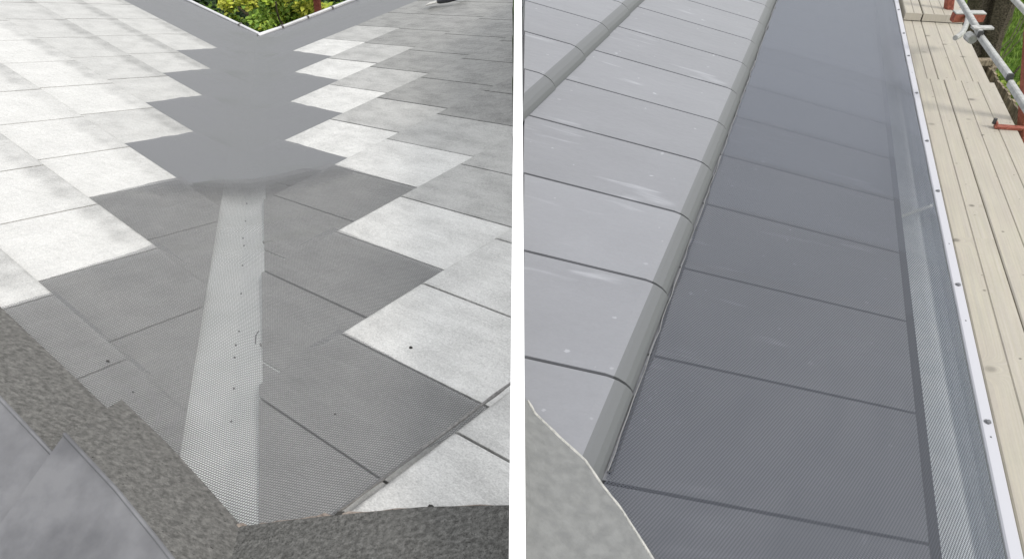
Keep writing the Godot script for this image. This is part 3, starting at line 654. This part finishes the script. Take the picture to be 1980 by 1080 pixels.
# ==================================================================== ground and garden
func build_ground():
	var g := grainy(lin(0.04, 0.08, 0.012), lin(0.1, 0.17, 0.025), 0.02, 251, 0.95, 0.6, 6.0, 0.2)
	var st := begin(); quad(st, Vector3(-120, -4.3, 120), Vector3(120, -4.3, 120), Vector3(120, -4.3, -160), Vector3(-120, -4.3, -160), Vector3.UP)
	put("lawn", done(st), g).set_meta("kind", "structure")
func leaf_mesh(w: float) -> ArrayMesh:
	var st := begin(); var p := [Vector3(0, 0, 0), Vector3(w, 0.12, 0.35), Vector3(w * 0.8, 0.1, 0.7), Vector3(0, -0.08, 1.0), Vector3(-w * 0.8, 0.1, 0.7), Vector3(-w, 0.12, 0.35), Vector3(0, 0.02, 0.45)]
	for k in 6: tri(st, p[k], p[(k + 1) % 6], p[6], Vector3.UP)
	return done(st)
func foliage(parent: Node3D, lumps: Array, count: int, size: float, cols: Array, leaf: Mesh, m: Material):     # leaf-sized faces spread through lumps [centre, radius]
	var mm := MultiMesh.new(); mm.transform_format = MultiMesh.TRANSFORM_3D; mm.use_colors = true; mm.mesh = leaf; mm.instance_count = count
	for i in count:
		var l: Array = lumps[rng.randi() % lumps.size()]
		var d: Vector3 = Vector3(rng.randfn(), rng.randfn() * 0.8, rng.randfn()).normalized() * pow(rng.randf(), 0.4) * l[1] * rng.randf_range(0.8, 1.1)
		var b := Basis.from_euler(Vector3(rng.randf_range(-1.0, 0.5), rng.randf_range(0, TAU), rng.randf_range(-0.8, 0.8))).scaled(Vector3.ONE * size * rng.randf_range(0.6, 1.35))
		mm.set_instance_transform(i, Transform3D(b, l[0] + d))
		var c: Color = cols[l[2]] if l.size() > 2 else cols[rng.randi() % cols.size()]
		if rng.randf() < 0.25: c = cols[rng.randi() % cols.size()]
		mm.set_instance_color(i, c * rng.randf_range(0.7, 1.25))
	var o := MultiMeshInstance3D.new(); o.name = "foliage"; o.multimesh = mm; o.material_override = m; o.set_meta("kind", "stuff"); parent.add_child(o, true)
func branch(st: SurfaceTool, a: Vector3, b: Vector3, r0: float, r1: float, bend: float, nz: FastNoiseLite):
	var pts := []; var rad := []; var n := 12
	for i in n + 1:
		var t := float(i) / n; pts.append(a.lerp(b, t) + Vector3(nz.get_noise_2d(t * 2.5, a.x * 7), 0, nz.get_noise_2d(t * 2.5, a.x * 7 + 9)) * bend * sin(t * PI)); rad.append(lerpf(r0, r1, t))
	tube(st, pts, rad, 14, 0.28, nz)
func build_garden():
	var leaf := leaf_mesh(0.3); var lm := mat(Color.WHITE, 0.55, 0.4); lm.vertex_color_use_as_albedo = true; lm.backlight_enabled = true; lm.backlight = Color(0.18, 0.24, 0.05)
	var bark := grainy(lin(0.045, 0.036, 0.026), lin(0.2, 0.165, 0.12), 0.05, 261, 0.95, 1.6, 16.0); var nz := noise(0.9, 301, 3)
	var gold := [Color(0.3, 0.38, 0.05), Color(0.38, 0.44, 0.06), Color(0.2, 0.3, 0.05), Color(0.13, 0.22, 0.04), Color(0.44, 0.45, 0.07)]
	var deep := [Color(0.02, 0.045, 0.012), Color(0.035, 0.07, 0.018), Color(0.05, 0.09, 0.03)]
	# golden shrub below the corner of the white gutters
	var sh := thing("shrub", "bright yellow-green leafy shrub below the corner of the white gutters", "shrub", Vector3(-2.55, -4.3, -8.1))
	var sb := begin()
	for k in 7: branch(sb, Vector3(0, 0, 0), Vector3(rng.randf_range(-0.6, 0.7), rng.randf_range(0.8, 1.4), rng.randf_range(-0.4, 0.4)), 0.03, 0.008, 0.2, nz)
	put("stem", done(sb), bark, sh)
	var lumps := []
	for k in 46: lumps.append([Vector3(rng.randf_range(-0.68, 0.62), rng.randf_range(0.5, 1.55), rng.randf_range(-0.45, 0.45)), rng.randf_range(0.09, 0.2), [0, 0, 1, 2, 2, 3, 3, 4][rng.randi() % 8]])
	foliage(sh, lumps, 9000, 0.062, gold.map(func(c): return c * 1.3), leaf, lm)
	for e in [[Vector3(-3.6, -4.3, -8.9), "dark green bush left of the yellow-green shrub behind the left gutter", 1.1], [Vector3(-1.5, -4.3, -9.0), "dark green bush right of the yellow-green shrub behind the right gutter", 1.0], [Vector3(-2.6, -4.3, -10.2), "dark green bush in the shade behind the yellow-green shrub", 1.2]]:
		var db := thing("bush", e[1], "bush", e[0]); var l2 := []
		var bb := begin()
		for k in 5: branch(bb, Vector3(0, 0, 0), Vector3(rng.randf_range(-0.7, 0.7), rng.randf_range(0.7, 1.3), rng.randf_range(-0.3, 0.3)), 0.03, 0.008, 0.2, nz)
		put("stem", done(bb), bark, db)
		for k in 40: l2.append([Vector3(rng.randf_range(-1.1, 1.1) * e[2], rng.randf_range(0.1, 1.7), rng.randf_range(-0.5, 0.5)), rng.randf_range(0.15, 0.3), rng.randi() % 3])
		foliage(db, l2, 3600, 0.085, deep, leaf, lm)
	var red := grainy(lin(0.12, 0.03, 0.02), lin(0.2, 0.06, 0.04), 0.03, 271, 0.7, 2.0, 4.0)
	var up := thing("scaffold_upright", "dark red steel post standing behind the right gutter beside the yellow-green shrub", "scaffold pole", Vector3(-1.87, -4.3, -7.0), "red scaffold uprights"); var ub := begin()
	beam(ub, Vector3(-0.07, 0, 0), Vector3(0.06, 1.9, 0), Vector3.RIGHT, Vector3.BACK, 0.06, 0.06, 0.006); put("post", done(ub), red, up)
	# trees on the lawn beyond the fence
	var t1 := thing("tree", "dark slim tree trunk standing behind the far end of the guard rail", "tree", Vector3(5.2, -4.3, -8.0)); var b1 := begin()
	branch(b1, Vector3(0.05, 0, 0), Vector3(-0.16, 1.1, 0), 0.13, 0.1, 0.06, nz); branch(b1, Vector3(-0.14, 0.95, 0), Vector3(-0.6, 2.6, 0.1), 0.09, 0.05, 0.1, nz); put("trunk", done(b1), bark, t1)
	var b1b := begin(); branch(b1b, Vector3(-0.12, 1.0, 0), Vector3(0.0, 2.6, -0.2), 0.07, 0.04, 0.1, nz); put("limb", done(b1b), bark, t1)
	var t2 := thing("tree", "thick gnarled leaning tree trunk with stringy bark beside the sunlit lawn", "tree", Vector3(5.42, -4.3, -7.9)); var b2 := begin()
	branch(b2, Vector3(0.0, 0, 0), Vector3(-0.18, 1.0, 0), 0.075, 0.09, 0.04, nz); branch(b2, Vector3(-0.18, 0.9, 0), Vector3(-0.2, 2.4, 0.0), 0.09, 0.19, 0.05, nz); put("trunk", done(b2), bark, t2)
	for k in 4:
		var vb := begin(); var y0 := rng.randf_range(0.3, 0.8); branch(vb, Vector3(-0.1 + rng.randf_range(-0.08, 0.1), y0, 0.12), Vector3(-0.1 + rng.randf_range(-0.22, 0.28), y0 + rng.randf_range(0.7, 1.3), 0.2), 0.006, 0.004, 0.05, nz); put("vine", done(vb), mat(lin(0.16, 0.135, 0.1), 0.9), t2)
	# clipped shade hedge at the end of the lawn, bush in front
	var hd := thing("hedge", "dark shaded hedge at the far end of the lawn", "hedge", Vector3(8.6, -4.3, -13.4)); var hl := []
	for k in 70: hl.append([Vector3(rng.randf_range(-3.0, 3.4), rng.randf_range(-0.1, 1.9), rng.randf_range(-0.5, 0.5)), rng.randf_range(0.25, 0.45), rng.randi() % 3])
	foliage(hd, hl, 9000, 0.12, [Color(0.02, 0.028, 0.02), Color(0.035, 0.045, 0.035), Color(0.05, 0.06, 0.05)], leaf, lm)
	var hs := begin(); branch(hs, Vector3(-2.5, 0.5, 0), Vector3(3, 0.6, 0), 0.05, 0.05, 0.2, nz); put("stem", done(hs), bark, hd)
	var yb := thing("shrub", "low yellow-green bush at the near edge of the lawn beside the red upright", "shrub", Vector3(5.5, -4.3, -7.75)); var yl := []
	for k in 22: yl.append([Vector3(rng.randf_range(-0.22, 0.4), rng.randf_range(0.05, 0.45), rng.randf_range(-0.25, 0.3)), rng.randf_range(0.08, 0.16), rng.randi() % 3])
	foliage(yb, yl, 1800, 0.07, [Color(0.22, 0.3, 0.03), Color(0.12, 0.2, 0.03), Color(0.33, 0.38, 0.06)], leaf, lm)
	var ys := begin(); branch(ys, Vector3.ZERO, Vector3(0.1, 0.6, 0), 0.02, 0.008, 0.1, nz); put("stem", done(ys), bark, yb)
	# timber fence: a panel across the far end and a run of palings towards the house
	var wood := []
	for k in 3: wood.append(grainy(lin(0.16, 0.13, 0.09) * [0.9, 1.0, 1.12][k], lin(0.34, 0.285, 0.205) * [0.9, 1.0, 1.12][k], 0.03, 281 + k, 0.9, 1.2, 6.0))
	for w in wood: w.uv1_scale = Vector3(3.5, 0.5, 3.5)
	var f1 := thing("fence", "weathered timber fence panel facing the house beyond the boards", "fence", Vector3(3.72, -4.3, -5.56)); 
	for e in [[Vector3(-0.3, 1.69, 0.02), Vector3(0.06, 1.69, 0.02), 0.05, 0.05, "top_rail"], [Vector3(-0.02, 1.56, 0.035), Vector3(0.02, 1.56, 0.035), 0.03, 0.09, "rail"]]:
		var st := begin(); beam(st, e[0], e[1], Vector3.BACK, Vector3.UP, e[2], e[3], 0.004); put(e[4], done(st), wood[1], f1)
	var rl := begin(); beam(rl, Vector3(-0.16, 1.57, 0.035), Vector3(0.02, 1.57, 0.035), Vector3.BACK, Vector3.UP, 0.03, 0.07, 0.003); put("rail", done(rl), wood[2], f1)
	for k in 5:
		var st := begin(); var x := -0.27 + k * 0.08; beam(st, Vector3(x, 0, 0), Vector3(x, 1.66, 0), Vector3.RIGHT, Vector3.BACK, 0.074, 0.016, 0.002); put("paling", done(st), wood[[0, 2, 0, 0, 1][k]], f1)
	for x in [-0.13, 0.06]:
		var st := begin(); beam(st, Vector3(x, 0, 0.03), Vector3(x, 1.66, 0.03), Vector3.RIGHT, Vector3.BACK, 0.055, 0.05, 0.003); put("post", done(st), wood[1], f1)
	var f2 := thing("fence", "run of narrow weathered timber palings leading towards the scaffold below the rail", "fence", Vector3(3.75, -4.3, -5.5)); var dir := Vector3(-0.17, 0, 1.0).normalized()
	for k in 44:
		var st := begin(); var c := dir * (k * 0.055); var top := 1.66 + rng.randf_range(-0.012, 0.012); beam(st, c, c + Vector3(0, top, 0), dir, dir.cross(Vector3.UP), 0.046, 0.018, 0.003); put("paling", done(st), wood[rng.randi() % 3], f2)
	for y in [0.5, 1.35]:
		var st := begin(); beam(st, Vector3(0.04, y, 0), dir * 2.45 + Vector3(0.04, y, 0), dir.cross(Vector3.UP), Vector3.UP, 0.04, 0.08); put("rail", done(st), wood[1], f2)
	# grass blades on the strip of lawn in view
	var blade := begin(); tri(blade, Vector3(-0.006, 0, 0), Vector3(0.006, 0, 0), Vector3(0.004, 0.06, 0.02), Vector3.BACK); var bm := done(blade)
	var mm := MultiMesh.new(); mm.transform_format = MultiMesh.TRANSFORM_3D; mm.use_colors = true; mm.mesh = bm; mm.instance_count = 40000
	for i in 40000:
		mm.set_instance_transform(i, Transform3D(Basis.from_euler(Vector3(rng.randf_range(-0.5, 0.5), rng.randf() * TAU, 0)).scaled(Vector3.ONE * rng.randf_range(0.7, 1.6)), Vector3(rng.randf_range(4.6, 9.5), -4.3, rng.randf_range(-13, -6.5))))
		mm.set_instance_color(i, Color(0.1, 0.18, 0.025).lerp(Color(0.18, 0.26, 0.04), rng.randf()))
	var gi := MultiMeshInstance3D.new(); gi.name = "grass"; gi.multimesh = mm; gi.material_override = lm; add_child(gi); gi.set_meta("kind", "stuff"); tag(gi, "bright green mown grass beyond the timber fence", "grass")
func build_debris():
	var steel := mat(lin(0.3, 0.3, 0.29), 0.4, 0.5, 0.5); var dark := mat(lin(0.03, 0.028, 0.025), 0.8)
	for e in [[Vector2(-7.66, 5.75), 0.03, 0.4, "bright screw lying on the mesh beside the lower metal strip"], [Vector2(-6.36, 4.70), 0.028, 0.2, "small screw lying on the mesh beside the upper metal strip"]]:
		var o := thing("screw", e[3], "screw", pt(R, e[0].x, e[0].y, 0.008), "loose screws on the valley mesh"); var d: Vector3 = Vector3(cos(e[2]), 0.1, -sin(e[2])) * e[1]; var st := begin(); var pts := []; var rad := []
		for k in 15: pts.append(d * (k / 14.0)); rad.append(0.0026 if k % 2 else 0.0017)
		tube(st, pts, rad, 7); put("shank", done(st), steel, o)
		var hb := begin(); tube(hb, [Vector3.ZERO, -d.normalized() * 0.002, -d.normalized() * 0.004], [0.0055, 0.0058, 0.003], 9); put("head", done(hb), steel, o)
	var tw := thing("twig", "thin dark bent twig on the mesh beside the lower screw", "twig", pt(R, -7.6, 5.66, 0.009)); var tb := begin(); tube(tb, [Vector3(0, 0, -0.02), Vector3(-0.002, 0.002, 0.0), Vector3(0.004, 0.001, 0.03)], [0.0012, 0.0016, 0.001], 6); put("stem", done(tb), dark, tw)
	for e in [[L, Vector2(-6.413, 6.133), 0.004, "dark crumb on the mesh at the left joint near the rough ridge"], [L, Vector2(-6.794, 6.173), 0.0026, "tiny dark crumb on the mesh close above the rough ridge"], [R, Vector2(-8.145, 7.239), 0.0055, "round dark pebble on the pale slate above the bottom right ridge"], [R, Vector2(-6.961, 6.432), 0.004, "dark leaf fragment on the big pale slate right of the mesh"], [R, Vector2(-7.904, 6.526), 0.0023, "tiny dark crumb in the middle of the lower right mesh"], [R, Vector2(-8.56, 7.02), 0.011, "torn dark scrap at the lower corner of the mesh edge"]]:
		var st := begin(); var nz := noise(60, 11, 2); tube(st, [Vector3(-e[2], 0, 0), Vector3(-e[2] * 0.5, e[2] * 0.3, 0), Vector3(e[2] * 0.4, e[2] * 0.25, 0), Vector3(e[2], 0, 0)], [e[2] * 0.4, e[2] * 0.9, e[2] * 0.8, e[2] * 0.3], 8, 0.3, nz)
		tag(put("debris", done(st), dark, self, pt(e[0], e[1].x, e[1].y, 0.006)), e[3], "debris")
	# hand tool left on the slates at the top
	var t := thing("scraper", "hand scraper with a pale flat blade and dark handle on the upper right slates", "tool", pt(R, 3.46, 0.56, 0.012)); var a: Vector3 = Vector3.ZERO; var b := pt(R, 3.78, 1.02, 0.035) - pt(R, 3.46, 0.56, 0.012)
	var d := b.normalized(); var sd := R.n.cross(d).normalized() as Vector3
	var s1 := begin(); beam(s1, a, a + d * 0.085, sd, R.n, 0.06, 0.008, 0.002); put("blade", done(s1), mat(lin(0.5, 0.49, 0.46), 0.5), t)
	var s2 := begin(); tube(s2, [d * 0.08, d * 0.1, d * 0.16, d * 0.24, d * 0.3], [0.012, 0.018, 0.024, 0.022, 0.012], 10); put("handle", done(s2), mat(lin(0.03, 0.032, 0.036), 0.5), t)
	var s3 := begin(); tube(s3, [d * 0.09 + R.n * 0.012, d * 0.12 + R.n * 0.02, d * 0.17 + R.n * 0.02], [0.01, 0.018, 0.012], 8); put("grip", done(s3), mat(lin(0.2, 0.2, 0.27), 0.6), t)
